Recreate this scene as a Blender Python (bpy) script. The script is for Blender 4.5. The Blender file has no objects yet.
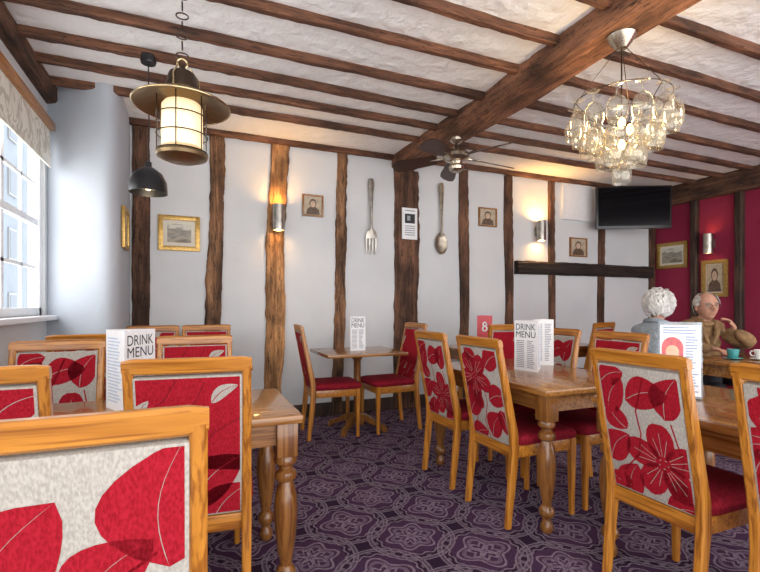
import bpy, bmesh, math, random
from mathutils import Vector, Matrix, noise as mnoise
random.seed(7)
scene = bpy.context.scene
C = scene.collection
PI = math.pi
R = math.radians
TH = R(22.66); SN = math.sin(TH); CS = math.cos(TH)
F = 455.0; HZ = 305.0; EYE = 1.2
W = 4.8; RX = 6.55; LX = -1.05; CEIL = 2.92; JB = 2.87

def bw(px, py, Y=W):
    u = (px-380)/F; d = Y/(CS-SN*u)
    return Vector((d*(SN+CS*u), Y, EYE+d*(HZ-py)/F))
def rw(px, py, X=RX):
    u = (px-380)/F; d = X/(SN+CS*u)
    return Vector((X, d*(CS-SN*u), EYE+d*(HZ-py)/F))

# ------------------------------------------------------------ materials
def newmat(name):
    m = bpy.data.materials.new(name); m.use_nodes = True
    t = m.node_tree; b = t.nodes['Principled BSDF']
    return m, t, b
def ramp(t, fac, stops):
    r = t.nodes.new('ShaderNodeValToRGB'); cr = r.color_ramp
    while len(cr.elements) < len(stops): cr.elements.new(.5)
    for e, (p, c) in zip(cr.elements, stops):
        e.position = p; e.color = (*c, 1)
    t.links.new(fac, r.inputs['Fac']); return r.outputs['Color']
def texnoise(t, scale, detail=4, stretch=None, dist=0, coord='Object'):
    tc = t.nodes.new('ShaderNodeTexCoord'); mp = t.nodes.new('ShaderNodeMapping')
    t.links.new(tc.outputs[coord], mp.inputs['Vector'])
    if stretch: mp.inputs['Scale'].default_value = stretch
    n = t.nodes.new('ShaderNodeTexNoise'); n.inputs['Scale'].default_value = scale
    n.inputs['Detail'].default_value = detail; n.inputs['Distortion'].default_value = dist
    t.links.new(mp.outputs['Vector'], n.inputs['Vector'])
    return n.outputs['Fac']
def bump(t, b, h, strength, dist=.01):
    n = t.nodes.new('ShaderNodeBump'); n.inputs['Strength'].default_value = strength
    n.inputs['Distance'].default_value = dist
    t.links.new(h, n.inputs['Height']); t.links.new(n.outputs['Normal'], b.inputs['Normal'])
def plain(name, col, rough=.5, metal=0, var=.12, scale=25, bmp=0, emit=None, es=0, coat=0):
    m, t, b = newmat(name)
    f = texnoise(t, scale)
    lo = tuple(max(0, c*(1-var)) for c in col); hi = tuple(min(1, c*(1+var)) for c in col)
    t.links.new(ramp(t, f, [(.3, lo), (.7, hi)]), b.inputs['Base Color'])
    b.inputs['Roughness'].default_value = rough; b.inputs['Metallic'].default_value = metal
    if emit: b.inputs['Emission Color'].default_value = (*emit, 1); b.inputs['Emission Strength'].default_value = es
    if coat: b.inputs['Coat Weight'].default_value = coat
    if bmp: bump(t, b, f, bmp)
    return m
def thin_glass(name, k=.66, base=.18, dif=.30, tint=(.68, .64, .55), pw=1.7):
    """thin-walled clear glass: see-through face on, reflective at grazing angles"""
    m, t, b = newmat(name)
    t.nodes.remove(b)
    gl = t.nodes.new('ShaderNodeBsdfGlossy'); gl.inputs['Roughness'].default_value = .08
    df = t.nodes.new('ShaderNodeBsdfDiffuse')
    f = texnoise(t, 12); c = ramp(t, f, [(.3, tint), (.7, tuple(min(1, q*1.08) for q in tint))])
    t.links.new(c, gl.inputs['Color']); t.links.new(c, df.inputs['Color'])
    m1 = t.nodes.new('ShaderNodeMixShader'); m1.inputs[0].default_value = dif
    t.links.new(gl.outputs[0], m1.inputs[1]); t.links.new(df.outputs[0], m1.inputs[2])
    lw = t.nodes.new('ShaderNodeLayerWeight'); lw.inputs['Blend'].default_value = .5
    p = t.nodes.new('ShaderNodeMath'); p.operation = 'POWER'; p.inputs[1].default_value = pw
    t.links.new(lw.outputs['Facing'], p.inputs[0])
    a = t.nodes.new('ShaderNodeMath'); a.operation = 'MULTIPLY_ADD'; a.inputs[1].default_value = k; a.inputs[2].default_value = base
    t.links.new(p.outputs[0], a.inputs[0])
    tr = t.nodes.new('ShaderNodeBsdfTransparent'); tr.inputs['Color'].default_value = (.95, .95, .93, 1)
    mx = t.nodes.new('ShaderNodeMixShader'); out = t.nodes['Material Output']
    t.links.new(a.outputs[0], mx.inputs[0])
    t.links.new(tr.outputs[0], mx.inputs[1]); t.links.new(m1.outputs[0], mx.inputs[2]); t.links.new(mx.outputs[0], out.inputs['Surface'])
    return m
def mul(t, col, q, f):
    mx = t.nodes.new('ShaderNodeMixRGB'); mx.blend_type = 'MULTIPLY'; mx.inputs[0].default_value = f
    t.links.new(col, mx.inputs[1]); t.links.new(q, mx.inputs[2]); return mx.outputs[0]
def wood(name, c1, c2, axis, rough=.4, scale=22, bmp=.15, coat=0, c0=None, cracks=0, grain=0):
    m, t, b = newmat(name)
    st = [1, 1, 1]; st['XYZ'.index(axis)] = .09
    f = texnoise(t, scale, 6, st, 1.2)
    stops = [(.25, c1), (.75, c2)]
    if c0: stops = [(.3, c0), (.45, c1), (.75, c2)]
    col = ramp(t, f, stops)
    if grain:
        st2 = [1, 1, 1]; st2['XYZ'.index(axis)] = .03
        g = texnoise(t, 90, 3, st2, .4)
        col = mul(t, col, ramp(t, g, [(.38, (.52, .41, .31)), (.52, (1, 1, 1))]), grain)
    if cracks:
        st2 = [1, 1, 1]; st2['XYZ'.index(axis)] = .06
        g = texnoise(t, 34, 4, st2, 2.2)
        st3 = [1, 1, 1]; st3['XYZ'.index(axis)] = .45
        k = texnoise(t, 6, 5, st3)
        col = mul(t, col, ramp(t, g, [(.0, (1, 1, 1)), (.38, (1, 1, 1)), (.44, (.08, .06, .05)), (.48, (1, 1, 1))]), cracks)
        col = mul(t, col, ramp(t, k, [(.34, (.38, .36, .35)), (.48, (.9, .89, .88)), (.62, (1.5, 1.47, 1.45))]), cracks)
    t.links.new(col, b.inputs['Base Color'])
    b.inputs['Roughness'].default_value = rough; b.inputs['Coat Weight'].default_value = coat
    bump(t, b, f, bmp, .03 if cracks else .01)
    return m

OAK1, OAK2 = (.37, .128, .012), (.58, .235, .029)
oak = {a: wood('oak_'+a, OAK1, OAK2, a, .33, 26, .06, .3, grain=.9) for a in 'XYZ'}
TAB1, TAB2 = (.23, .088, .018), (.42, .19, .048)
tab = {a: wood('table_oak_'+a, TAB1, TAB2, a, .26, 18, .05, .4, grain=.9) for a in 'XYZ'}
legm = wood('turned_leg_oak', (.16, .058, .012), (.31, .13, .031), 'Z', .3, 18, .05, .4, grain=.9)
darkt = {a: wood('dark_timber_'+a, (.054, .025, .015), (.19, .092, .052), a, .85, 14, .8, cracks=.9) for a in 'XYZ'}
joistm = {a: wood('joist_timber_'+a, (.080, .032, .017), (.21, .09, .047), a, .75, 14, .8, cracks=.9) for a in 'XYZ'}
beamm = wood('beam_timber', (.12, .050, .025), (.30, .138, .073), 'Y', .78, 12, 1, cracks=1)
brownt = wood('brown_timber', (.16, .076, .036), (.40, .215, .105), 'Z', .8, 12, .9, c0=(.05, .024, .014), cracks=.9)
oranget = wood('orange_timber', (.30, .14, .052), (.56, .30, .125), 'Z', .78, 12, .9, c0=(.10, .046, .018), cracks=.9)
blackt = wood('black_timber', (.010, .007, .006), (.05, .028, .018), 'X', .75, 14, 1, cracks=.6)
mblack = wood('blackened_timber', (.02, .011, .008), (.085, .042, .024), 'Z', .7, 14, .7, cracks=.7)

def plaster(name, c1, c2, scale, bs, bd, rough=.95, detail=4, dist=.3):
    m, t, b = newmat(name)
    f = texnoise(t, scale*.35, 3); g = texnoise(t, scale, detail, None, dist)
    t.links.new(ramp(t, f, [(.3, c1), (.7, c2)]), b.inputs['Base Color'])
    b.inputs['Roughness'].default_value = rough; b.inputs['Specular IOR Level'].default_value = .12; bump(t, b, g, bs, bd)
    return m
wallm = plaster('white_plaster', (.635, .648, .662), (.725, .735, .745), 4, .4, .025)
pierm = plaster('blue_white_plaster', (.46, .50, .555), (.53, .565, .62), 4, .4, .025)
ceilm = plaster('artex_ceiling', (.96, .957, .945), (.985, .985, .975), 10, .65, .05, detail=4, dist=.2)
redm = plaster('raspberry_plaster', (.27, .024, .058), (.34, .037, .08), 5, .3, .02)
white = plain('white_paint', (.82, .83, .85), .4, var=.03)

def Mth(t, op, *a):
    n = t.nodes.new('ShaderNodeMath'); n.operation = op
    for i, v in enumerate(a):
        if isinstance(v, (int, float)): n.inputs[i].default_value = v
        else: t.links.new(v, n.inputs[i])
    return n.outputs[0]
def carpet():
    m, t, b = newmat('patterned_carpet')
    tc = t.nodes.new('ShaderNodeTexCoord'); sp = t.nodes.new('ShaderNodeSeparateXYZ')
    t.links.new(tc.outputs['Object'], sp.inputs[0])
    T = .53
    w1 = Mth(t, 'MULTIPLY', Mth(t, 'SUBTRACT', texnoise(t, 40, 2), .5), .014)
    x = Mth(t, 'ADD', Mth(t, 'DIVIDE', sp.outputs[0], T), w1); y = Mth(t, 'ADD', Mth(t, 'DIVIDE', sp.outputs[1], T), w1)
    def cell(off, k, a, amp, a2):
        fx = Mth(t, 'SUBTRACT', Mth(t, 'FRACT', Mth(t, 'ADD', x, 20+off)), .5)
        fy = Mth(t, 'SUBTRACT', Mth(t, 'FRACT', Mth(t, 'ADD', y, 20+off)), .5)
        r = Mth(t, 'SQRT', Mth(t, 'ADD', Mth(t, 'MULTIPLY', fx, fx), Mth(t, 'MULTIPLY', fy, fy)))
        th = Mth(t, 'ARCTAN2', fy, fx)
        ck = Mth(t, 'COSINE', Mth(t, 'MULTIPLY', th, k))
        c2 = Mth(t, 'COSINE', Mth(t, 'MULTIPLY', th, k*2))
        band = Mth(t, 'COMPARE', r, .405, .026)                  # double line that links through its neighbours
        edge = Mth(t, 'COMPARE', r, .405, .012)
        out = [Mth(t, 'SUBTRACT', band, Mth(t, 'MULTIPLY', edge, .65))]
        p = Mth(t, 'SUBTRACT', r, Mth(t, 'MULTIPLY', ck, amp)); out += [Mth(t, 'COMPARE', p, a, .013)]
        p2 = Mth(t, 'ADD', r, Mth(t, 'MULTIPLY', c2, .026)); out.append(Mth(t, 'COMPARE', p2, a2, .016))
        p3 = Mth(t, 'ADD', r, Mth(t, 'MULTIPLY', ck, .03)); out.append(Mth(t, 'COMPARE', p3, .040, .032))
        p4 = Mth(t, 'ADD', r, Mth(t, 'MULTIPLY', Mth(t, 'COSINE', Mth(t, 'MULTIPLY', th, 16)), .012)); out.append(Mth(t, 'COMPARE', p4, .325, .009))
        p5 = Mth(t, 'SUBTRACT', r, Mth(t, 'MULTIPLY', ck, amp*.8)); fill = Mth(t, 'COMPARE', p5, a-.055, .022)
        out.append(Mth(t, 'MULTIPLY', fill, .6))
        dots = Mth(t, 'MULTIPLY', Mth(t, 'COMPARE', r, .365, .012), Mth(t, 'GREATER_THAN', Mth(t, 'COSINE', Mth(t, 'MULTIPLY', th, 20)), .3))
        out.append(Mth(t, 'MULTIPLY', dots, .7))
        o = out[0]
        for q in out[1:]: o = Mth(t, 'MAXIMUM', o, q)
        return o, Mth(t, 'LESS_THAN', r, .31)
    A, Ad = cell(0, 4, .22, .05, .115)
    B, Bd = cell(.5, 6, .22, .035, .115)
    L = Mth(t, 'MAXIMUM', A, B); D = Mth(t, 'MAXIMUM', Ad, Bd)
    n = texnoise(t, 170, 3); n2 = texnoise(t, 45, 3)
    base = ramp(t, n, [(.3, (.016, .007, .019)), (.7, (.042, .020, .046))])
    disc = ramp(t, n, [(.3, (.040, .017, .044)), (.7, (.086, .040, .090))])
    light = ramp(t, n, [(.3, (.175, .130, .172)), (.7, (.33, .26, .32))])
    mx = t.nodes.new('ShaderNodeMixRGB'); t.links.new(D, mx.inputs[0]); t.links.new(base, mx.inputs[1]); t.links.new(disc, mx.inputs[2])
    m2 = t.nodes.new('ShaderNodeMixRGB'); t.links.new(Mth(t, 'MULTIPLY', L, Mth(t, 'ADD', .25, n2)), m2.inputs[0])
    t.links.new(mx.outputs[0], m2.inputs[1]); t.links.new(light, m2.inputs[2])
    t.links.new(m2.outputs[0], b.inputs['Base Color'])
    b.inputs['Roughness'].default_value = .95; b.inputs['Specular IOR Level'].default_value = .1
    bump(t, b, n, .4, .004)
    return m
carpetm = carpet()

def weave(name, c1, c2, rough=.85, scale=220, bs=.2):
    m, t, b = newmat(name)
    f = texnoise(t, scale, 2, (1, 1, .4))
    col = ramp(t, f, [(.35, c1), (.65, c2)])
    t.links.new(col, b.inputs['Base Color']); b.inputs['Roughness'].default_value = rough; b.inputs['Specular IOR Level'].default_value = .2
    bump(t, b, f, bs, .002)
    return m
cream = weave('cream_weave', (.33, .30, .265), (.455, .415, .365), scale=230, bs=.2)
redfab = weave('red_weave', (.26, .003, .010), (.39, .009, .024))
darkred = weave('dark_red_weave', (.15, .003, .008), (.22, .006, .015))
seatm = weave('crimson_seat', (.17, .004, .012), (.29, .009, .025), scale=90)

brass = plain('antique_brass', (.50, .39, .22), .24, .95)
pewter = plain('aged_brass_bronze', (.28, .20, .105), .34, .92)
steel = plain('tarnished_steel', (.50, .47, .43), .32, .95, var=.3, scale=14)
forkm = plain('aged_grey_metal', (.42, .39, .35), .36, .95, var=.35, scale=14)
spoonm = plain('aged_warm_metal', (.38, .33, .26), .36, .95, var=.35, scale=14)
black = plain('satin_black', (.012, .012, .014), .3)
bronze = plain('dark_bronze', (.05, .032, .02), .3, .7)
hubm = plain('fan_hub_metal', (.52, .46, .37), .26, .95)
blade_m = wood('fan_blade_wood', (.03, .012, .008), (.07, .03, .017), 'X', .4, 20, .05)
glass = thin_glass('clear_glass')
lglass = thin_glass('lantern_glass', .35, .03, .0, (.9, .9, .88), 2.5)
bglass = thin_glass('bluish_clear_plastic', .4, .30, .6, (.62, .70, .79), 2)
frost = plain('lit_frosted_glass', (.92, .82, .62), .5, emit=(1, .68, .32), es=.75, var=.02)
bulb = plain('glowing_bulb', (1, .85, .6), .4, emit=(1, .62, .24), es=14, var=.01)
bulbw = plain('soft_bulb', (1, .9, .7), .4, emit=(1, .75, .42), es=1.2, var=.01)
gold = plain('gold_frame', (.50, .31, .09), .35, .6, var=.3, scale=60)
paper = plain('white_card', (.85, .85, .86), .5, var=.03)
paperb = plain('bluish_print', (.50, .60, .74), .5, var=.05)
ink = plain('black_ink', (.02, .02, .025), .6)
grey_ink = plain('grey_ink', (.33, .34, .38), .6)
redcard = plain('red_card', (.62, .08, .10), .45, var=.05)
pinkcard = plain('pink_red_card', (.66, .14, .15), .45, var=.2, scale=40)
orangep = plain('pale_orange_print', (.82, .50, .34), .5)
blueprint = plain('blue_print', (.28, .36, .55), .5)
mountm = plain('cream_mount', (.74, .69, .58), .7, var=.05)
screenm = plain('tv_screen', (.004, .004, .006), .12, var=.0)
blindm, _t, _b = newmat('patterned_blind')
_f = texnoise(_t, 7, 1, (1, 1, .6), 1.5)
_t.links.new(ramp(_t, _f, [(.44, (.80, .77, .69)), (.48, (.58, .54, .45)), (.53, (.58, .54, .45)), (.57, (.83, .80, .73))]), _b.inputs['Base Color'])
_b.inputs['Roughness'].default_value = .9

def printmat(name, stops, scale=6, st=(1, 1, 2.5), zs=2.6):
    m, t, b = newmat(name)
    f = texnoise(t, scale, 5, st)
    tc = t.nodes.new('ShaderNodeTexCoord'); sp = t.nodes.new('ShaderNodeSeparateXYZ'); t.links.new(tc.outputs['Object'], sp.inputs[0])
    z = Mth(t, 'ADD', Mth(t, 'MULTIPLY', sp.outputs[2], zs), .5)
    v = Mth(t, 'ADD', z, Mth(t, 'MULTIPLY', Mth(t, 'SUBTRACT', f, .5), 1.1))
    t.links.new(ramp(t, v, stops), b.inputs['Base Color']); b.inputs['Roughness'].default_value = .35
    return m
landm = printmat('landscape_print', [(.2, (.18, .14, .10)), (.42, (.40, .35, .27)), (.55, (.22, .20, .17)), (.68, (.66, .62, .53))])
backm = plain('portrait_ground', (.48, .40, .29), .5, var=.2)
sepia = plain('sepia_ink', (.12, .075, .05), .5, var=.3); flesh = plain('portrait_face', (.58, .42, .30), .5)

# ------------------------------------------------------------ mesh helpers
def box(bm, c, s, bev=0, rot=None):
    m = Matrix.Translation(Vector(c)) @ (rot.to_4x4() if rot else Matrix()) @ Matrix.Diagonal((s[0], s[1], s[2], 1))
    vs = bmesh.ops.create_cube(bm, size=1, matrix=m)['verts']
    if bev:
        es = list({e for v in vs for e in v.link_edges})
        bmesh.ops.bevel(bm, geom=es, offset=bev, segments=2, affect='EDGES', profile=.6)
def loft(bm, rings, closed=False, cap=True):
    n = len(rings[0])
    vs = [[bm.verts.new(p) for p in r] for r in rings]
    m = len(vs)
    for i in range(m if closed else m-1):
        a = vs[i]; b = vs[(i+1) % m]
        for j in range(n):
            k = (j+1) % n
            bm.faces.new((a[j], a[k], b[k], b[j]))
    if cap and not closed:
        bm.faces.new(list(reversed(vs[0]))); bm.faces.new(vs[-1])
def rectring(c, w, d, ch=.006):
    w /= 2; d /= 2
    return [Vector((c[0]+x, c[1]+y, c[2])) for x, y in ((-w+ch, -d), (w-ch, -d), (w, -d+ch), (w, d-ch), (w-ch, d), (-w+ch, d), (-w, d-ch), (-w, -d+ch))]
def post(bm, pts, secs, ch=.006):
    loft(bm, [rectring(p, s[0], s[1], ch) for p, s in zip(pts, secs)])
def lathe(bm, prof, c=(0, 0, 0), n=24, cap=True):
    c = Vector(c); prev = None; first = None
    for r, z in prof:
        if r < 1e-5: ring = [bm.verts.new(c+Vector((0, 0, z)))]
        else: ring = [bm.verts.new(c+Vector((r*math.cos(2*PI*i/n), r*math.sin(2*PI*i/n), z))) for i in range(n)]
        if prev:
            if len(prev) == 1 and len(ring) > 1:
                for i in range(n): bm.faces.new((prev[0], ring[(i+1) % n], ring[i]))
            elif len(ring) == 1 and len(prev) > 1:
                for i in range(n): bm.faces.new((prev[i], prev[(i+1) % n], ring[0]))
            elif len(ring) > 1:
                for i in range(n): bm.faces.new((prev[i], prev[(i+1) % n], ring[(i+1) % n], ring[i]))
        else: first = ring
        prev = ring
    if cap:
        if len(first) > 1: bm.faces.new(list(reversed(first)))
        if len(prev) > 1: bm.faces.new(prev)
def tube(bm, pts, r, n=8, closed=False):
    pts = [Vector(p) for p in pts]; m = len(pts); rings = []
    rr = r if isinstance(r, (list, tuple)) else [r]*m
    up = None
    for i, p in enumerate(pts):
        a = pts[(i-1) % m] if (closed or i > 0) else p
        b = pts[(i+1) % m] if (closed or i < m-1) else p
        t = (b-a).normalized()
        if up is None: up = Vector((0, 0, 1)) if abs(t.z) < .9 else Vector((1, 0, 0))
        s = t.cross(up).normalized(); up = s.cross(t).normalized()
        rings.append([p+rr[i]*(math.cos(2*PI*k/n)*s+math.sin(2*PI*k/n)*up) for k in range(n)])
    loft(bm, rings, closed)
def ringt(bm, c, Rr, r, n=28, k=6, rot=None, sx=1):
    pts = [Vector((Rr*sx*math.cos(2*PI*i/n), Rr*math.sin(2*PI*i/n), 0)) for i in range(n)]
    if rot: pts = [rot @ p for p in pts]
    tube(bm, [Vector(c)+p for p in pts], r, k, True)
def ball(bm, c, s, u=16, v=10, rot=None):
    m = Matrix.Translation(Vector(c)) @ (rot.to_4x4() if rot else Matrix()) @ Matrix.Diagonal((s[0], s[1], s[2], 1))
    return bmesh.ops.create_uvsphere(bm, u_segments=u, v_segments=v, radius=1, matrix=m)['verts']
def prism(bm, poly, z0, z1):
    loft(bm, [[Vector((x, y, z0)) for x, y in poly], [Vector((x, y, z1)) for x, y in poly]])

def obj(name, bm, m, parent=None, ang=38, smooth=True):
    me = bpy.data.meshes.new(name)
    bmesh.ops.recalc_face_normals(bm, faces=bm.faces[:])
    bm.to_mesh(me); bm.free()
    for q in (m if isinstance(m, (list, tuple)) else [m]): me.materials.append(q)
    if smooth:
        for p in me.polygons: p.use_smooth = True
        me.set_sharp_from_angle(angle=R(ang))
    o = bpy.data.objects.new(name, me); C.objects.link(o)
    if parent: o.parent = parent
    return o
def thing(name, label, cat, loc=(0, 0, 0), rz=0, group=None):
    o = bpy.data.objects.new(name, None); C.objects.link(o); o.empty_display_size = .1
    o.location = loc; o.rotation_euler = (0, 0, rz); o['label'] = label; o['category'] = cat
    if group: o['group'] = group
    return o
def tag(o, label, cat, group=None):
    o['label'] = label; o['category'] = cat
    if group: o['group'] = group
    return o
def struct(name, bm, m, parent=None, **k):
    o = obj(name, bm, m, parent, **k)
    if not parent: o['kind'] = 'structure'
    return o
def dup(root, loc, rz, label=None, group=None):
    r = root.copy(); C.objects.link(r); r.location = loc; r.rotation_euler = (0, 0, rz)
    if label: r['label'] = label
    if group: r['group'] = group
    for ch in list(root.children):
        c = ch.copy(); C.objects.link(c); c.parent = r
        for g in list(ch.children):
            d = g.copy(); C.objects.link(d); d.parent = c
    return r
NB = bmesh.new
def lamp(parent, loc, energy, col, size=.03):
    l = bpy.data.lights.new('bulb_light', 'POINT'); l.energy = energy; l.color = col; l.shadow_soft_size = size
    o = bpy.data.objects.new('bulb_light', l); C.objects.link(o); o.location = loc; o.parent = parent
    return o

# ------------------------------------------------------------ the setting
Y0 = -1.0
b = NB(); box(b, ((LX+RX)/2, (Y0+W)/2, -.05), (RX-LX+.4, W-Y0+.4, .1)); struct('floor', b, carpetm, smooth=False)
b = NB(); box(b, ((LX+RX)/2, (Y0+W)/2, CEIL+.05), (RX-LX+.4, W-Y0+.4, .1)); struct('ceiling', b, ceilm, smooth=False)
b = NB(); box(b, ((LX+RX)/2, W+.1, CEIL/2), (RX-LX+.4, .2, CEIL)); struct('wall_back', b, wallm, smooth=False)
b = NB(); box(b, (RX+.1, (Y0+W)/2, CEIL/2), (.2, W-Y0, CEIL)); struct('wall_right', b, redm, smooth=False)
WZ0, WZ1 = 1.12, 2.50
openings = [(.35, 2.25), (2.85, 4.30)]
b = NB(); WT = .11
box(b, (LX-WT/2, (Y0+W)/2, WZ0/2), (WT, W-Y0, WZ0)); box(b, (LX-WT/2, (Y0+W)/2, (WZ1+CEIL)/2), (WT, W-Y0, CEIL-WZ1))
ys = [Y0] + [v for o_ in openings for v in o_] + [W]
for i in range(0, len(ys), 2):
    box(b, (LX-WT/2, (ys[i]+ys[i+1])/2, (WZ0+WZ1)/2), (WT, ys[i+1]-ys[i], WZ1-WZ0))
struct('wall_left', b, wallm, smooth=False)
for wi, (a, c) in enumerate(openings):
    fx = LX-.055
    b = NB()
    mid = (a+c)/2; zm = (WZ0+WZ1)/2
    for y in (a+.03, c-.03): box(b, (fx, y, zm), (.07, .06, WZ1-WZ0), .004)
    for z in (WZ0+.03, WZ1-.03): box(b, (fx, mid, z), (.07, c-a, .06), .004)
    fr = struct('window_%d' % (wi+1), b, white)
    b = NB(); box(b, (fx+.005, mid, zm+.02), (.045, c-a-.1, .05), .004)
    obj('meeting_rail', b, white, fr)
    b = NB()
    for k in range(1, 4):
        y = a+(c-a)*k/4; box(b, (fx, y, zm), (.018, .045 if k == 2 else .02, WZ1-WZ0-.1))
    for z in (WZ0+.37, WZ1-.37): box(b, (fx, mid, z), (.018, c-a-.1, .024))
    obj('glazing_bars', b, white, fr)
    b = NB(); box(b, (LX-.01, mid, WZ0-.018), (.20, c-a+.06, .036), .008); obj('window_sill', b, white, fr)
# house across the street, glimpsed through the panes
t = thing('building', 'pale blue-grey house across the street seen through the left window', 'building', (-9, 33, -3))
b = NB(); box(b, (-2, 0, 8.0), (4, 26, 16.0)); obj('facade', b, plain('facade_render', (.165, .195, .235), .9, var=.1, scale=1), t, smooth=False)
outf = plain('outer_frame', (.20, .21, .22), .5); dpane = plain('dark_pane', (.09, .115, .15), .5)
for k in range(6):
    for z in (4, 7.5, 11, 14):
        b = NB(); box(b, (.03, -10.5+k*4.1, z), (.1, 1.2, 1.7)); wn = obj('window', b, outf, t, smooth=False)
        b = NB(); box(b, (.085, -10.5+k*4.1, z), (.02, 1.0, 1.5)); obj('pane', b, dpane, wn, smooth=False)
b = NB(); loft(b, [[Vector((.5, y, 16.0)), Vector((-4.5, y, 16.0)), Vector((-2, y, 18.5))] for y in (-13.3, 13.3)]); obj('roof', b, plain('roof_tiles', (.10, .06, .05), .8), t, smooth=False)
ctrl = [(-1.15, 4.43), (-1.05, 4.36), (-.86, 4.21), (-.71, 4.11), (-.61, 4.07), (-.55, 4.10), (-.52, 4.19), (-.515, 4.40), (-.515, 4.82)]
pl = []
for i in range(len(ctrl)-1):
    p0 = Vector(ctrl[max(0, i-1)]); p1 = Vector(ctrl[i]); p2 = Vector(ctrl[i+1]); p3 = Vector(ctrl[min(len(ctrl)-1, i+2)])
    for k in range(5):
        s = k/5
        q = .5*((2*p1)+(-p0+p2)*s+(2*p0-5*p1+4*p2-p3)*s*s+(-p0+3*p1-3*p2+p3)*s**3)
        pl.append((q.x, q.y))
pl += [ctrl[-1], (-1.15, 4.82)]
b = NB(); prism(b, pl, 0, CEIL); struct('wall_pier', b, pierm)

def timber(p0, p1, w, h, m, seg=14, amp=.008, seed=0):
    """irregular old timber between two points; w across, h in the other direction"""
    p0 = Vector(p0); p1 = Vector(p1); t = (p1-p0).normalized()
    up = Vector((0, 0, 1)) if abs(t.z) < .8 else Vector((0, 1, 0))
    s = t.cross(up).normalized(); up = s.cross(t).normalized()
    b = NB(); rings = []
    ch = min(w, h)*.16
    pat = [(-w/2+ch, -h/2), (-w/6, -h/2), (w/6, -h/2), (w/2-ch, -h/2), (w/2, -h/2+ch), (w/2, h/2-ch), (w/2-ch, h/2), (-w/2+ch, h/2), (-w/2, h/2-ch), (-w/2, -h/2+ch)]
    ln = (p1-p0).length
    for i in range(seg+1):
        f = i/seg*ln; q = p0.lerp(p1, i/seg)
        wob = amp*1.4*mnoise.noise(Vector((f*.7+seed*3.1, seed, 1)))
        ww = 1+.14*mnoise.noise(Vector((f*1.2, seed*2.3, 5)))
        ring = []
        for k, (x, y) in enumerate(pat):
            n = amp*(.45*mnoise.noise(Vector((k*1.7, f*3+seed, 3)))+.45*mnoise.noise(Vector((k*2.9, f*12+seed, 8))))
            ring.append(q+s*(x*ww+wob+n)+up*(y+.8*n))
        rings.append(ring)
    loft(b, rings)
    return b
tn = [0]
def trim(bm, m):
    tn[0] += 1
    return struct('trim_%d' % tn[0], bm, m, ang=20)
for i, y in enumerate([4.745, 4.13, 3.78, 3.44, 3.07, 2.63, 2.24, 1.85, 1.45, 1.05, .6, .15]):
    trim(timber((LX+.02, y, CEIL-.020), (2.2, y+.02, CEIL-.020), .060, .066, joistm['X'], 60, .012, i), joistm['X'])
    trim(timber((2.42, y-.01, CEIL-.020), (RX-.02, y, CEIL-.020), .060, .066, joistm['X'], 60, .012, i+30), joistm['X'])
trim(timber((2.315, Y0, 2.86), (2.315, W-.005, 2.86), .29, .18, beamm, 120, .032, 77), beamm)
trim(timber((LX+.03, Y0, CEIL-.06), (LX+.03, 4.34, CEIL-.06), .10, .13, darkt['Y'], 20, .006, 78), darkt['Y'])
trim(timber((RX-.06, Y0, 2.79), (RX-.06, W-.01, 2.79), .15, .27, darkt['Y'], 34, .016, 79), darkt['Y'])
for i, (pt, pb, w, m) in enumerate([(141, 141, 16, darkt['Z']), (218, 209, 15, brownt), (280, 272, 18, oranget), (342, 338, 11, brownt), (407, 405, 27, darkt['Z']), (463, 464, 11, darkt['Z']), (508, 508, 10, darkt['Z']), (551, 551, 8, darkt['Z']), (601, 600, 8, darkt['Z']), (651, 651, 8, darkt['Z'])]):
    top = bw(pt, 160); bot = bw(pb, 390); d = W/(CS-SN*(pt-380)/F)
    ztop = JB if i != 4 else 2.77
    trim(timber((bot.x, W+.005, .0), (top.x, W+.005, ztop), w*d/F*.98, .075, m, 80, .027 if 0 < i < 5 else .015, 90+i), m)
a = bw(514, 268); c = bw(648, 268)
trim(timber((a.x, W-.005, 1.69), (c.x, W-.005, 1.69), .17, .17, blackt, 30, .02, 120), blackt)
for i, px in enumerate((696, 741)):
    p = rw(px, 250)
    trim(timber((RX+.0, p.y, 0), (RX+.0, p.y, 2.66), .15, .09, mblack, 30, .012, 130+i), mblack)
b = NB(); box(b, ((RX-.5)/2, W-.012, .07), (RX+.5, .024, .14), .004); struct('baseboard_back', b, mblack)
b = NB(); box(b, (RX-.012, (Y0+W)/2, .07), (.024, W-Y0-.06, .14), .004); struct('baseboard_right', b, mblack)

# ------------------------------------------------------------ blind
t = thing('roman_blind', 'cream leaf-patterned roman blind raised over the left window', 'blind', (LX, 3.48, 2.26))
b = NB()
prof = [(.045, .30), (.048, .16), (.056, .09), (.050, .06), (.060, .0), (.04, .01), (.035, .30)]
loft(b, [[Vector((x, y, z)) for x, z in prof] for y in (-.66, .76)]); obj('fabric', b, blindm, t)
b = NB(); box(b, (.045, .05, .325), (.07, 1.46, .06), .006); obj('head_rail', b, oak['Y'], t)

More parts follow.
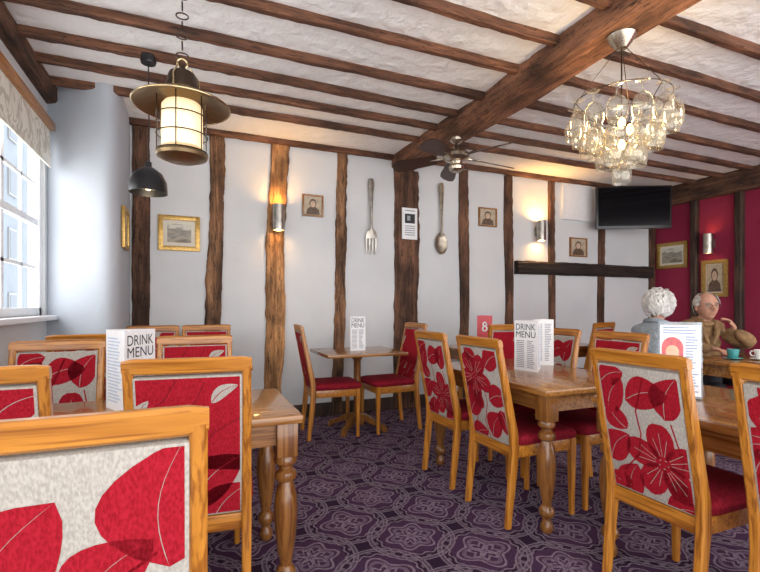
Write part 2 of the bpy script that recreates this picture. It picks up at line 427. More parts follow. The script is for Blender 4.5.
# ------------------------------------------------------------ dining chairs
def clip(poly, x0, x1, y0, y1):
    for ax, lim, sg in ((0, x0, 1), (0, x1, -1), (1, y0, 1), (1, y1, -1)):
        out = []
        for i in range(len(poly)):
            p = poly[i]; q = poly[(i+1) % len(poly)]
            dp = sg*(p[ax]-lim); dq = sg*(q[ax]-lim)
            if dp >= 0: out.append(p)
            if dp*dq < 0:
                s = dp/(dp-dq); out.append((p[0]+(q[0]-p[0])*s, p[1]+(q[1]-p[1])*s))
        poly = out
        if len(poly) < 3: return []
    return poly
def leaf(cx, cy, L, Wd, ang, g=.0018):
    res = []; ca, sa = math.cos(R(ang)), math.sin(R(ang)); n = 10
    bend = .12*L
    for sd in (1, -1):
        up = []; lo = []
        for k in range(n+1):
            s = k/n; mid = bend*math.sin(PI*s)
            hw = Wd*(math.sin(PI*s**.85)**.75) if 0 < s < 1 else 0
            gg = g*(1-s*.6)
            lo.append((s*L, mid+sd*min(gg, hw))); up.append((s*L, mid+sd*max(hw, min(gg, hw))))
        poly = lo[:-1]+list(reversed(up[1:]))
        res.append([(cx+x*ca-y*sa, cy+x*sa+y*ca) for x, y in poly])
    return res
def flower(cx, cy, sc, a0=0):
    res = []
    for k in range(5):
        a = R(a0+72*k); c = .062*sc
        poly = []
        for j in range(18):
            q = 2*PI*j/18
            rr = .052*sc*(1-.10*math.exp(-((q-0)/.35)**2)-.10*math.exp(-((q-2*PI)/.35)**2))
            x = c+rr*math.cos(q); y = .74*rr*math.sin(q)
            poly.append((cx+x*math.cos(a)-y*math.sin(a), cy+x*math.sin(a)+y*math.cos(a)))
        res.append(poly)
    res.append([(cx+.012*sc*math.cos(q*PI/5), cy+.012*sc*math.sin(q*PI/5)) for q in range(10)])
    return res
def stem(pts, w=.003):
    res = []
    for (x0, y0), (x1, y1) in zip(pts, pts[1:]):
        l = math.hypot(x1-x0, y1-y0) or 1; nx, ny = -(y1-y0)/l*w, (x1-x0)/l*w
        res.append([(x0-nx, y0-ny), (x1-nx, y1-ny), (x1+nx, y1+ny), (x0+nx, y0+ny)])
    return res
def veins(cx, cy, sc, a0):
    """pale petal lines radiating from the flower's middle"""
    P = []
    for k in range(5):
        for da in (-16, 0, 16):
            a = R(a0+72*k+da); r0, r1 = .022*sc, (.085 if da == 0 else .070)*sc
            P += stem([(cx+r0*math.cos(a), cy+r0*math.sin(a)), (cx+r1*math.cos(a), cy+r1*math.sin(a))], .0009)
    return P
def motif(v):
    P = []
    if v == 0:
        P += flower(.070, .170, 1.45, 20)
        for a in ((-.15, .33, .18, .062, 62), (-.06, .40, .19, .066, 14), (.10, .35, .18, .064, 70), (-.07, .275, .13, .050, 128), (-.17, .12, .17, .064, 52),
                  (-.09, -.02, .16, .060, 74), (.06, -.03, .15, .056, 20), (-.17, .46, .13, .050, 25), (-.08, .03, .11, .046, 165), (.13, .03, .10, .044, 90)): P += leaf(*a)
        P += stem([(-.17, .02), (-.10, .10), (-.03, .18), (-.01, .27), (-.02, .36), (.03, .5)])
        P += stem([(.06, .0), (.12, .07), (.15, .2), (.12, .34)])
    elif v == 1:
        P += flower(-.065, .37, 1.4, 50)
        for a in ((.05, .43, .17, .066, 30), (.04, .24, .18, .066, 12), (-.17, .12, .19, .070, 40), (.02, .02, .19, .070, 54), (-.04, .17, .12, .048, 100),
                  (-.17, -.03, .17, .064, 25), (.13, .20, .14, .054, 280), (-.03, .48, .12, .046, 150), (-.17, .24, .11, .046, 55)): P += leaf(*a)
        P += stem([(.0, .0), (-.03, .1), (.02, .22), (.0, .36), (.05, .5)])
        P += stem([(-.15, .0), (-.10, .12), (-.12, .24), (-.07, .34)])
    elif v == 2:
        P += [[(-.2, .22), (.2, .17), (.2, .55), (-.2, .55)]]
        P += leaf(-.22, .06, .26, .085, 40); P += leaf(.0, .04, .26, .085, 48); P += leaf(-.10, -.06, .22, .085, 62)
        P += leaf(.06, -.05, .22, .075, 50); P += leaf(-.2, -.05, .16, .06, 40)
        P += stem([(-.17, .02), (-.06, .14), (.0, .26)])
    else:
        P += leaf(-.165, .225, .27, .098, 60, .001); P += leaf(-.015, .225, .185, .066, 46, .001); P += leaf(.140, .295, .255, .098, 84, .001)
        P += leaf(.03, .0, .24, .085, 70); P += leaf(-.16, .02, .20, .075, 25)
        P += stem([(-.16, .1), (-.15, .25)]); P += stem([(-.02, .15), (-.01, .24), (.06, .29), (.12, .33)])
    return P
PW, PH, PZ = .338, .540, .425
HW = .189
LEAN = .205
def make_chair(v, label):
    t = thing('dining_chair', label, 'chair', (0, 0, 0), 0, 'oak dining chairs with floral upholstery')
    def yb(z): return -.205-max(0, z-.47)*LEAN
    for s in (-1, 1):
        b = NB(); zs = (0, .2, .40, .50, .7, .9, .985)
        pts = [Vector((s*HW, -.25+.045*min(1, z/.42) if z < .45 else yb(z), z)) for z in zs]
        post(b, pts, [(.028, .036), (.032, .042), (.036, .048), (.036, .046), (.034, .04), (.032, .034), (.032, .032)])
        obj('back_leg', b, oak['Z'], t)
        b = NB(); post(b, [Vector((s*HW, .20, 0)), Vector((s*HW, .20, .44))], [(.028, .028), (.042, .042)]); obj('front_leg', b, oak['Z'], t)
    b = NB(); rings = []
    for i in range(13):
        x = -(HW+.018)+(2*HW+.036)*i/12; cv = .006*(1-(x/.21)**2)
        e = .006 if i in (0, 12) else 0
        h = .027-e; d = .017-e*.5
        yc = yb(.985)-cv; zc = .993
        prof = [(-d, -h+.006), (-d+.006, -h), (d-.006, -h), (d, -h+.006), (d, h-.008), (d-.008, h), (-d+.008, h), (-d, h-.008)]
        rings.append([Vector((x, yc+y-LEAN*z, zc+z)) for y, z in prof])
    loft(b, rings); obj('top_rail', b, oak['X'], t)
    b = NB()
    cz = PZ+PH/2
    rot = Matrix.Rotation(math.atan(LEAN), 3, 'X')
    box(b, (0, yb(cz), cz), (PW+.012, .034, PH), .007, rot)
    def lay(polys, mi, off):
        for P in polys:
            q = clip(P, -PW/2+.003, PW/2-.003, .008, PH-.006)
            if len(q) < 3: continue
            for sd in (-1, 1):
                vs = [b.verts.new(Vector((0, yb(cz), cz)) + rot @ Vector((sd*-x, sd*off, y-PH/2))) for x, y in q]
                f = b.faces.new(vs); f.material_index = mi
    lay(motif(v), 1, .0178)
    if v == 0: lay(veins(.070, .170, 1.45, 20), 0, .0184)
    if v == 1: lay(veins(-.065, .37, 1.4, 50), 0, .0184)
    if v == 2:
        lay(stem([(-.15, .26), (-.05, .35), (.02, .45), (.05, .52)], .0022)+stem([(.0, .24), (.08, .33), (.17, .38)], .0022)+stem([(-.15, .40), (-.08, .46), (-.04, .53)], .0022), 2, .0184)
        lay(leaf(.07, .44, .11, .022, 35)+leaf(-.17, .37, .10, .02, 65), 0, .0184)
    obj('back_panel', b, [cream, redfab, darkred], t)
    b = NB()
    for s in (-1, 1): box(b, (s*(HW-.002), 0, .405), (.024, .37, .065), .003)
    box(b, (0, .20, .405), (.35, .024, .065), .003); box(b, (0, -.205, .395), (.35, .024, .06), .003)
    obj('seat_rail', b, oak['X'], t)
    seat_part(t)
    return t
def seat_part(t):
    b = NB(); rings = []
    for z, ins in ((.438, .006), (.445, 0), (.468, -.004), (.484, .006), (.493, .03), (.497, .09)):
        w, d = .42/2-ins, .43/2-ins; rr = .045; ring = []
        for cx, cy, a0 in ((1, 1, 0), (-1, 1, 90), (-1, -1, 180), (1, -1, 270)):
            for k in range(5):
                a = R(a0+k*22.5); ring.append(Vector((cx*(w-rr)+rr*math.cos(a), .022+cy*(d-rr)+rr*math.sin(a), z)))
        rings.append(ring)
    loft(b, rings); obj('seat', b, seatm, t)
E, N_, S_, Wt = -PI/2, 0, PI, PI/2     # facing +X, +Y, -Y, -X
MX = 4.46                              # where the man sits
chairs = [
 (3, -.175, 1.20, R(0), 'nearest dining chair, seen from behind, filling the lower left corner'),
 (2, .03, 2.0, R(-6), 'chair with mostly red back in front of the near left drink menu'),
 (1, -.60, 1.98, R(0), 'dining chair cut off by left edge, its back to us at the near left table'),
 (0, -.62, 2.48, S_, 'dining chair facing us across the near left table, on the window side'),
 (2, .03, 2.60, S_, 'dining chair facing us across the near left table, right behind the mostly red chair'),
 (0, -.60, 3.60, R(2), 'dining chair with its back to us at the far left table beside the window'),
 (2, .14, 4.12, S_, 'dining chair on the wall side of the far left table below the landscape picture'),
 (1, -.295, 4.12, R(180), 'dining chair on the wall side of the far left table beside the rounded pier'),
 (2, 1.23, 4.12, R(-94), 'left chair of the two facing each other at the small pedestal table'),
 (2, 1.80, 4.10, R(93), 'right chair of the two facing each other at the small pedestal table'),
 (0, 1.83, 2.75, E, 'floral chair on the aisle side of the middle table, farther from camera'),
 (1, 1.825, 2.18, E, 'floral chair on the aisle side of the middle table, nearer to the turned front leg'),
 (0, 2.34, 2.73, Wt, 'dining chair on the far long side of the middle table, directly behind the drink menu'),
 (2, 2.34, 2.19, Wt, 'chair on the middle table\'s far side, mostly hidden by the big foreground chair'),
 (0, 1.91, 1.25, E, 'large foreground chair with whole floral back in view at the near right table'),
 (1, 1.91, .70, E, 'foreground chair cut off by the right edge at the near right table'),
 (2, 2.75, 3.79, N_, 'dining chair beside the red card on the table by the back wall'),
 (2, 3.90, 3.77, R(14), 'dining chair by the back wall, below the small picture and the black wall timber'),
 (0, MX, 2.80, R(152), 'dining chair the balding man in the brown jacket sits on'),
]
protos = {}
for v, x, y, rz, lab in chairs:
    if v not in protos:
        t = make_chair(v, lab); t.location = (x, y, 0); t.rotation_euler = (0, 0, rz); protos[v] = t
    else: dup(protos[v], (x, y, 0), rz, lab)
t = thing('dining_stool', 'low backless seat under the white-haired person in grey', 'stool', (3.52, 2.58, 0), R(-78))
for sx in (-1, 1):
    for sy in (-1, 1):
        b = NB(); post(b, [Vector((sx*HW, sy*.19, 0)), Vector((sx*HW, sy*.19, .44))], [(.03, .03), (.042, .042)]); obj('leg', b, oak['Z'], t)
b = NB()
for s in (-1, 1): box(b, (s*(HW-.002), 0, .405), (.024, .36, .065), .003); box(b, (0, s*.19, .405), (.35, .024, .065), .003)
obj('seat_rail', b, oak['X'], t); seat_part(t)

# ------------------------------------------------------------ tables
LEGP = [(.0, 0), (.024, 0), (.033, .015), (.033, .04), (.023, .06), (.022, .075), (.036, .09), (.042, .11), (.036, .13), (.024, .145), (.024, .16), (.033, .20), (.043, .28), (.048, .36), (.044, .43), (.031, .475), (.027, .485), (.042, .495), (.045, .51), (.042, .525), (.028, .535), (.028, .55), (.043, .56), (.046, .575), (.039, .59), (.0, .595)]
def table(label, x0, x1, y0, y1):
    cx, cy = (x0+x1)/2, (y0+y1)/2; w, d = x1-x0, y1-y0; ax = 'X' if w > d else 'Y'
    t = thing('dining_table', label, 'table', (cx, cy, 0), 0, 'oak tables with turned legs')
    b = NB(); box(b, (0, 0, .743), (w, d, .034), .009); obj('tabletop', b, tab[ax], t)
    b = NB()
    for s in (-1, 1):
        box(b, (0, s*(d/2-.06), .68), (w-.16, .022, .092)); box(b, (s*(w/2-.06), 0, .68), (.022, d-.16, .092))
    obj('apron', b, tab[ax], t)
    for sx in (-1, 1):
        for sy in (-1, 1):
            c = (sx*(w/2-.06), sy*(d/2-.06), 0)
            b = NB(); lathe(b, LEGP, c, 20); box(b, (c[0], c[1], .658), (.084, .084, .136), .004); obj('leg', b, legm, t)
    return t
table('oak table with turned legs in left foreground holding a drink menu', -1.0, .42, 1.80, 2.44)
table('oak table at far left between the window and the timbered wall', -1.0, .42, 3.38, 3.97)
table('middle oak table on the right with a drink menu and four chairs', 1.68, 2.50, 1.82, 3.05)
table('oak table at right edge behind the large foreground chair', 1.80, 2.62, .40, 1.65)
table('oak table along the back wall carrying the red card', 2.50, 4.20, 3.66, 4.36)
table('oak table with cups where two people sit by the red wall', 3.80, 5.05, 1.95, 2.55)
t = thing('pedestal_table', 'small pedestal table with menu against the timbered wall between two chairs', 'table', (1.50, 4.17, 0))
b = NB(); box(b, (0, 0, .745), (.78, .68, .03), .008); obj('tabletop', b, tab['X'], t)
b = NB(); lathe(b, [(.05, .06), (.05, .12), (.038, .16), (.034, .3), (.042, .42), (.034, .5), (.034, .66), (.06, .70), (.09, .73)], n=20); obj('column', b, legm, t)
for k in range(4):
    a = PI/4+k*PI/2; b = NB()
    rot = Matrix.Rotation(a, 3, 'Z')
    pr = [(.02, .13), (.12, .105), (.22, .06), (.30, .035)]
    rings = []
    for x, z in pr:
        h = .03 if x < .2 else .02
        rings.append([rot @ Vector((x, y, z+q)) for y, q in ((-.022, -h), (.022, -h), (.022, h), (-.022, h))])
    loft(b, rings); box(b, rot @ Vector((.29, 0, .012)), (.05, .05, .024), .004, rot)
    obj('foot', b, legm, t)

# ------------------------------------------------------------ menus
def text_mesh(body, w, h):
    cu = bpy.data.curves.new('lettering', 'FONT'); cu.body = body; cu.align_x = 'CENTER'; cu.size = 1; cu.resolution_u = 4
    o = bpy.data.objects.new('lettering', cu); C.objects.link(o)
    dg = bpy.context.evaluated_depsgraph_get(); dg.update()
    me = bpy.data.meshes.new_from_object(o.evaluated_get(dg))
    bpy.data.objects.remove(o)
    xs = [v.co.x for v in me.vertices]; ysv = [v.co.y for v in me.vertices]
    sx = w/(max(xs)-min(xs)); sy = h/(max(ysv)-min(ysv)); mx = (max(xs)+min(xs))/2; my = min(ysv)
    for v in me.vertices: v.co = Vector(((v.co.x-mx)*sx, 0, (v.co.y-my)*sy))
    return me
SD = .165
def menu(label, loc, rz, style='drink', h=.335, sd=SD):
    t = thing('menu_stand', label, 'menu', loc, rz)
    Rr = sd/math.sqrt(3); yf = -Rr/2
    b = NB(); prism(b, [(-sd/2, yf), (sd/2, yf), (0, Rr)], 0, h)
    obj('folded_card', b, redcard if style == 'red' else paper, t, smooth=False)
    y = yf-.0012
    def rect(b, x0, x1, z0, z1, side=0):
        r = Matrix.Rotation(side*2*PI/3, 3, 'Z')
        b.faces.new([b.verts.new(r @ Vector(q)) for q in ((x0, y, z0), (x1, y, z0), (x1, y, z1), (x0, y, z1))])
    if style != 'red':
        if style == 'drink':
            for s_, z_ in (('DRINK', .272), ('MENU', .222)):
                me = text_mesh(s_, sd*.84, .042); me.materials.append(ink)
                o = bpy.data.objects.new('lettering', me); C.objects.link(o); o.location = (0, y, z_); o.parent = t
        b = NB()
        for i in range(15 if style == 'drink' else 22):
            z = (.20 if style == 'drink' else .30)-i*.0125
            rect(b, -sd*.40, -sd*.06, z-.003, z+.0025); rect(b, sd*.06, sd*(.25+.15*random.random()), z-.003, z+.0025)
        obj('printed_list', b, grey_ink, t, smooth=False)
        b = NB()
        for sdn in (1, 2):
            for i in range(20):
                z = .30-i*.0138
                rect(b, -sd*.38, sd*(.1+.28*random.random()), z-.003, z+.003, sdn)
        obj('side_print', b, paperb, t, smooth=False)
    else:
        b = NB()
        ringt(b, (0, y, h*.72), sd*.13, .009, 24, 6, Matrix.Rotation(PI/2, 3, 'X'), .85)
        ringt(b, (0, y, h*.72-sd*.28), sd*.16, .009, 24, 6, Matrix.Rotation(PI/2, 3, 'X'), .85)
        obj('white_emblem', b, white, t)
    return t
menu('white three-sided drink menu on the near left table', (-.24, 2.20, .76), R(58), 'drink', .335, .19)
menu('white three-sided drink menu on the middle table', (2.12, 2.44, .76), R(-78), 'drink', .335, .185)
menu('second white menu on the middle table, partly behind the drink menu', (2.41, 2.64, .76), R(-40), 'list', .335, .14)
menu('white menu on the small pedestal table', (1.50, 4.18, .76), R(-5), 'drink', .33, .15)
menu('red card with white emblem on the table by the back wall', (2.86, 4.0, .76), R(-30), 'red', .33, .155)
# clear holder with pink-red illustrated card (near right table)
t = thing('menu_stand', 'clear bluish menu holder with pink-red arched picture on the table at right edge', 'menu', (2.17, 1.46, .76), R(-54))
ax = Matrix.Rotation(R(-8), 3, 'X')
b = NB(); box(b, (0, .0, .006), (.17, .09, .008), .002); box(b, (0, .005, .182), (.176, .007, .355), .001, ax); obj('clear_holder', b, bglass, t)
b = NB(); box(b, (0, -.002, .177), (.164, .002, .335), 0, ax); obj('card', b, paper, t, smooth=False)
def onc(x, z, off=-.0006): return Vector((0, -.002, .177)) + ax @ Vector((x, -.001+off, z-.177))
def arch(w2, z0, zs, cx=0, n=16): return [(cx-w2, z0), (cx+w2, z0)]+[(cx+w2*math.cos(PI*i/n), zs+w2*1.15*math.sin(PI*i/n)) for i in range(n+1)]
b = NB(); b.faces.new([b.verts.new(onc(x, z)) for x, z in arch(.044, .03, .235, -.031)]); obj('arch_print', b, pinkcard, t, smooth=False)
b = NB(); b.faces.new([b.verts.new(onc(x, z, -.0012)) for x, z in arch(.027, .05, .215, -.031)]); obj('arch_opening', b, orangep, t, smooth=False)
b = NB(); b.faces.new([b.verts.new(onc(x, z, -.0018)) for x, z in arch(.011, .05, .185, -.031)]); obj('arch_figure', b, redcard, t, smooth=False)
b = NB()
def ln(x0, x1, z): b.faces.new([b.verts.new(onc(x, zz)) for x, zz in ((x0, z-.003), (x1, z-.003), (x1, z+.002), (x0, z+.002))])
for i in range(3): ln(-.070, .035+.03*random.random(), .332-i*.013)
for i in range(20): ln(.022, .045+.028*random.random(), .288-i*.0135)
obj('printed_lines', b, blueprint, t, smooth=False)

# ------------------------------------------------------------ pictures and wall pieces
def picture(name, label, loc, rz, w, h, fm, pm, fw=.035, mount=.04, group=None, portrait=False):
    t = thing(name, label, 'picture', loc, rz, group)
    b = NB()
    for s in (-1, 1):
        box(b, (s*(w/2-fw/2), -.014, 0), (fw, .028, h), .006); box(b, (0, -.014, s*(h/2-fw/2)), (w-fw, .027, fw), .006)
    obj('frame', b, fm, t)
    b = NB(); box(b, (0, -.006, 0), (w-fw, .008, h-fw)); obj('mount', b, mountm, t, smooth=False)
    iw, ih = w-2*fw-2*mount, h-2*fw-2*mount
    b = NB(); box(b, (0, -.0115, 0), (iw, .003, ih)); p = obj('print', b, pm, t, smooth=False)
    if portrait:
        y = -.0136
        b = NB(); b.faces.new([b.verts.new((x*iw, y, z*ih)) for x, z in ((-.40, -.48), (.40, -.48), (.34, -.20), (.14, -.05), (-.14, -.05), (-.34, -.20))]); obj('figure', b, sepia, p, smooth=False)
        b = NB(); b.faces.new([b.verts.new((.21*iw*math.cos(q*PI/8), y-.0004, .14*ih+.24*ih*math.sin(q*PI/8))) for q in range(16)]); obj('hair', b, sepia, p, smooth=False)
        b = NB(); b.faces.new([b.verts.new((.15*iw*math.cos(q*PI/8), y-.0008, .09*ih+.18*ih*math.sin(q*PI/8))) for q in range(16)]); obj('face', b, flesh, p, smooth=False)
    return t
def on_back(px0, px1, py0, py1):
    a = bw(px0, (py0+py1)/2); c = bw(px1, (py0+py1)/2); m = (a+c)/2
    d = W/(CS-SN*((px0+px1)/2-380)/F)
    return m, c.x-a.x, (py1-py0)*d/F
m, w, h = on_back(158, 200, 216, 251)
picture('framed_picture', 'gold-framed landscape print beside the dark post on the left of the back wall', (m.x, W, m.z), 0, w, h, gold, landm, .045, .035)
picture('framed_picture', 'narrow gold-framed picture on the side of the rounded pier', (-.5145, 4.36, 1.84), PI/2, .30, .34, gold, landm)
for px0, px1, py0, py1, lab in ((302, 323, 195, 217, 'small square plaque between the lit orange post and the big fork'), (478, 496, 208, 227, 'small square plaque to the right of the big spoon'), (569, 586, 238, 257, 'small square plaque just above the black horizontal wall timber')):
    m, w, h = on_back(px0, px1, py0, py1)
    picture('wall_plaque', lab, (m.x, W, m.z), 0, w, h, tab['X'], backm, .018, .002, 'small wall plaques', True)
picture('framed_picture', 'gold-framed landscape print on red wall next to the corner', (RX, 4.52, 1.93), -PI/2, .46, .38, gold, landm, .05, .03)
picture('framed_picture', 'tall gold-framed portrait print on red wall under the steel sconce', (RX, 3.93, 1.56), -PI/2, .34, .50, gold, backm, .055, .01, None, True)
m, w, h = on_back(400, 415, 209, 240)
t = thing('wall_notice', 'white framed notice with black square on the broad dark post', 'sign', (m.x, W-.045, m.z))
b = NB(); box(b, (0, -.008, 0), (w, .016, h), .003); obj('board', b, paper, t)
b = NB(); box(b, (0, -.017, h*.16), (w*.66, .002, h*.30)); sq = obj('black_square', b, ink, t, smooth=False)
b = NB(); box(b, (-w*.08, -.0185, h*.17), (w*.2, .001, h*.15)); obj('grey_figure', b, grey_ink, sq, smooth=False)
b = NB()
for z in (-.08, -.15, -.22, -.29, -.36, .41): box(b, (0, -.017, h*z), (w*.66, .002, h*.03))
obj('printed_lines', b, grey_ink, t, smooth=False)
m, w, h = on_back(561, 595, 184, 221)
t = thing('wall_panel', 'white square hatch panel high on the back wall left of the television', 'panel', (m.x, W, m.z))
b = NB(); box(b, (0, -.012, 0), (w, .024, h), .006); obj('panel_face', b, white, t)
b = NB()
for s in (-1, 1): box(b, (s*(w/2-.02), -.026, 0), (.03, .012, h-.02), .003); box(b, (0, -.026, s*(h/2-.02)), (w-.06, .012, .03), .003)
obj('panel_frame', b, white, t)

# giant fork (tines down) and spoon (bowl down)
HPROF = ((.43, .009, -.03), (.425, .026, -.03), (.37, .036, -.032), (.25, .026, -.036), (.08, .015, -.042), (-.08, .013, -.045))
def handle(extra):
    b = NB(); rings = []
    for z, w_, y in HPROF+extra:
        rings.append([Vector((x*w_, y+q, z)) for x, q in ((-1, -.005), (-.4, -.014), (.4, -.014), (1, -.005), (1, .005), (-1, .005))])
    loft(b, rings); return b
p = bw(370, 217)
t = thing('wall_fork', 'giant decorative metal fork hanging tines down on the white wall', 'fork', (p.x, W, p.z))
b = handle(((-.14, .021, -.045), (-.17, .053, -.042), (-.22, .066, -.038), (-.25, .066, -.036))); obj('handle', b, forkm, t)
for k in range(4):
    b = NB(); x = -.056+k*.0373; post(b, [Vector((x*.9, -.036, -.43)), Vector((x*1.02, -.028, -.36)), Vector((x, -.037, -.24))], [(.007, .008), (.018, .012), (.022, .014)], .002); obj('tine', b, forkm, t)
p = bw(440, 219)
t = thing('wall_spoon', 'giant decorative metal spoon hanging bowl down right of the broad post', 'spoon', (p.x, W, p.z))
b = handle(((-.15, .014, -.045), (-.22, .018, -.045))); obj('handle', b, spoonm, t)
b = NB(); vs = ball(b, (0, -.03, -.30), (.083, .03, .132), 24, 14)
for v in vs:
    if v.co.y < -.03: v.co.y = -.03+(-.03-v.co.y)*.7-.012
    v.co.x *= 1+.35*(-.30-v.co.z)
obj('bowl', b, spoonm, t)

# sconces
def sconce(label, loc, rz, e):
    t = thing('wall_sconce', label, 'wall light', loc, rz, 'steel up and down wall lights')
    b = NB(); box(b, (0, -.008, 0), (.07, .016, .12), .004); box(b, (0, -.03, 0), (.03, .04, .03)); obj('backplate', b, steel, t)
    b = NB(); lathe(b, [(.058, -.13), (.058, .13), (.052, .13), (.052, -.13), (.058, -.13)], (0, -.10, 0), 24, False); obj('tube_shade', b, steel, t)
    b = NB(); ball(b, (0, -.10, .02), (.022, .022, .04)); obj('bulb', b, bulb, t)
    lamp(t, (0, -.10, .09), e, (1, .52, .13), .03); lamp(t, (0, -.10, -.09), e*.35, (1, .56, .19), .03)
m = bw(277, 219, W-.04); sconce('lit steel tube sconce on the orange timber post', (m.x, W-.035, m.z), 0, 10)
m = bw(536, 232); sconce('lit steel tube sconce right of centre, above the black wall timber', (m.x, W, m.z), 0, 25)
m = rw(713, 244); sconce('steel tube sconce on the red wall above the portrait', (RX, m.y, m.z), -PI/2, 1.2)

# television
t = thing('television', 'black flat television on a bracket in the far right corner', 'television', (5.58, 4.40, 2.53), R(-28))
b = NB(); box(b, (0, 0, 0), (.98, .05, .58), .008); obj('casing', b, black, t)
b = NB(); box(b, (0, -.0265, .008), (.93, .003, .52)); obj('screen', b, screenm, t, smooth=False)
b = NB(); box(b, (0, .06, 0), (.3, .06, .3), .004); tube(b, [(0, .08, 0), (.05, .22, 0), (.16, .38, 0)], .02); obj('bracket', b, black, t)

# ------------------------------------------------------------ hanging lights
t = thing('lantern_pendant', 'large aged brass lantern with wide brim and lit frosted glass over near left table', 'pendant lamp', (-.03, 2.07, 1.805))
def sc(pr, k=.87): return [(r*k, z) for r, z in pr]
b = NB(); lathe(b, sc([(.0, .290), (.074, .290), (.080, .283), (.084, .275), (.112, .272), (.120, .266), (.128, .260), (.17, .248), (.212, .230), (.217, .220), (.211, .220), (.165, .240), (.12, .250), (.0, .258)]), n=40); obj('brim', b, pewter, t)
b = NB(); ringt(b, (0, 0, .222), .217*.87, .004, 48, 8); obj('rim', b, brass, t)
b = NB(); lathe(b, sc([(.0, .385), (.016, .385), (.020, .375), (.034, .370), (.058, .358), (.066, .338), (.070, .315), (.074, .305), (.074, .285), (.0, .285)]), n=28); obj('domed_cap', b, bronze, t)
b = NB(); ringt(b, (0, 0, .402), .02, .004, 18, 6, Matrix.Rotation(PI/2, 3, 'X'))
for k in range(3):
    a = 2*PI*k/3; tube(b, [(.064*math.cos(a), .064*math.sin(a), .288), (.066*math.cos(a), .066*math.sin(a), .335), (.03*math.cos(a), .03*math.sin(a), .386)], .0035, 6)
obj('hanger', b, brass, t)
b = NB()
for k in range(17):
    ringt(b, (0, 0, .434+.0415*k), .024, .003, 14, 6, Matrix.Rotation(k*PI/2, 3, 'Z') @ Matrix.Rotation(PI/2, 3, 'X') @ Matrix.Rotation(PI/2, 3, 'Z'), .55)
obj('chain', b, bronze, t)
b = NB(); lathe(b, [(.0, 1.115), (.05, 1.115), (.045, 1.09), (.0, 1.08)], n=20); obj('ceiling_cap', b, brass, t)
b = NB(); lathe(b, sc([(.104, .266), (.104, .03)], .92), n=32, cap=False); obj('glass_cylinder', b, lglass, t)
b = NB(); lathe(b, sc([(.0, .235), (.076, .233), (.086, .22), (.088, .12), (.086, .05), (.0, .045)], .92), n=32); obj('frosted_shade', b, frost, t)
b = NB()
for z in (.03, .10, .175): ringt(b, (0, 0, z), .108*.92, .0026, 32)
for k in range(6):
    a = 2*PI*k/6+.3; q = .108*.92; tube(b, [(q*math.cos(a), q*math.sin(a), .02), (q*math.cos(a), q*math.sin(a), .262)], .0026, 6)
obj('cage', b, bronze, t)
b = NB(); lathe(b, sc([(.0, -.008), (.066, -.006), (.106, .008), (.112, .020), (.106, .032), (.0, .034)], .92), n=32); obj('base_cap', b, pewter, t)
t = thing('dome_pendant', 'small black dome pendant lamp hanging behind the brass lantern', 'pendant lamp', (-.26, 3.44, 1.955))
b = NB(); lathe(b, [(.010, .215), (.020, .21), (.022, .178), (.045, .165), (.088, .132), (.114, .076), (.120, .0), (.116, .0), (.110, .074), (.085, .127), (.045, .159), (.0, .163)], n=36); obj('dome_shade', b, black, t)
b = NB(); tube(b, [(0, 0, .20), (.004, 0, .5), (0, 0, .91)], .004, 8); obj('cord', b, black, t)
b = NB(); lathe(b, [(.0, .875), (.045, .875), (.05, .89), (.045, .93), (.0, .93)], n=20); obj('ceiling_cap', b, black, t)
b = NB(); ball(b, (0, 0, .06), (.032, .032, .042)); obj('bulb', b, bulbw, t)
lamp(t, (0, 0, -.03), 1.0, (1, .75, .45), .04)
# ceiling fan
t = thing('ceiling_fan', 'dark ceiling fan with five blades under the big ceiling beam', 'fan', (2.315, 3.68, 2.775))
b = NB(); lathe(b, [(.0, .0), (.065, .0), (.06, -.03), (.03, -.055), (.0, -.055)], n=24); obj('canopy', b, hubm, t)
b = NB(); lathe(b, [(.014, -.05), (.014, -.13)], n=12); obj('down_rod', b, bronze, t)
b = NB(); lathe(b, [(.0, -.105), (.05, -.11), (.10, -.13), (.125, -.16), (.125, -.19), (.10, -.215), (.06, -.23), (.05, -.255), (.0, -.26)], n=30); obj('motor_housing', b, hubm, t)
b = NB(); lathe(b, [(.0, -.325), (.04, -.32), (.066, -.30), (.072, -.275), (.055, -.252)], n=24); obj('light_fitting', b, hubm, t)
for k in range(5):
    a = 2*PI*k/5+R(-4); rot = Matrix.Rotation(a, 3, 'Z')
    b = NB(); pit = Matrix.Rotation(R(22), 3, 'X')
    outl = [(.18, -.045), (.22, -.06), (.50, -.080), (.58, -.072), (.62, -.03), (.62, .03), (.58, .072), (.50, .080), (.22, .06), (.18, .045)]
    loft(b, [[rot @ (pit @ Vector((x, y, z)) + Vector((0, 0, -.19-.08*(x-.18)))) for x, y in outl] for z in (-.005, .005)])
    bl = obj('blade', b, blade_m, t)
    b = NB(); tube(b, [rot @ Vector((.10, 0, -.18)), rot @ Vector((.15, 0, -.188)), rot @ Vector((.26, 0, -.19))], [.018, .015, .011], 8); obj('blade_bracket', b, hubm, bl)
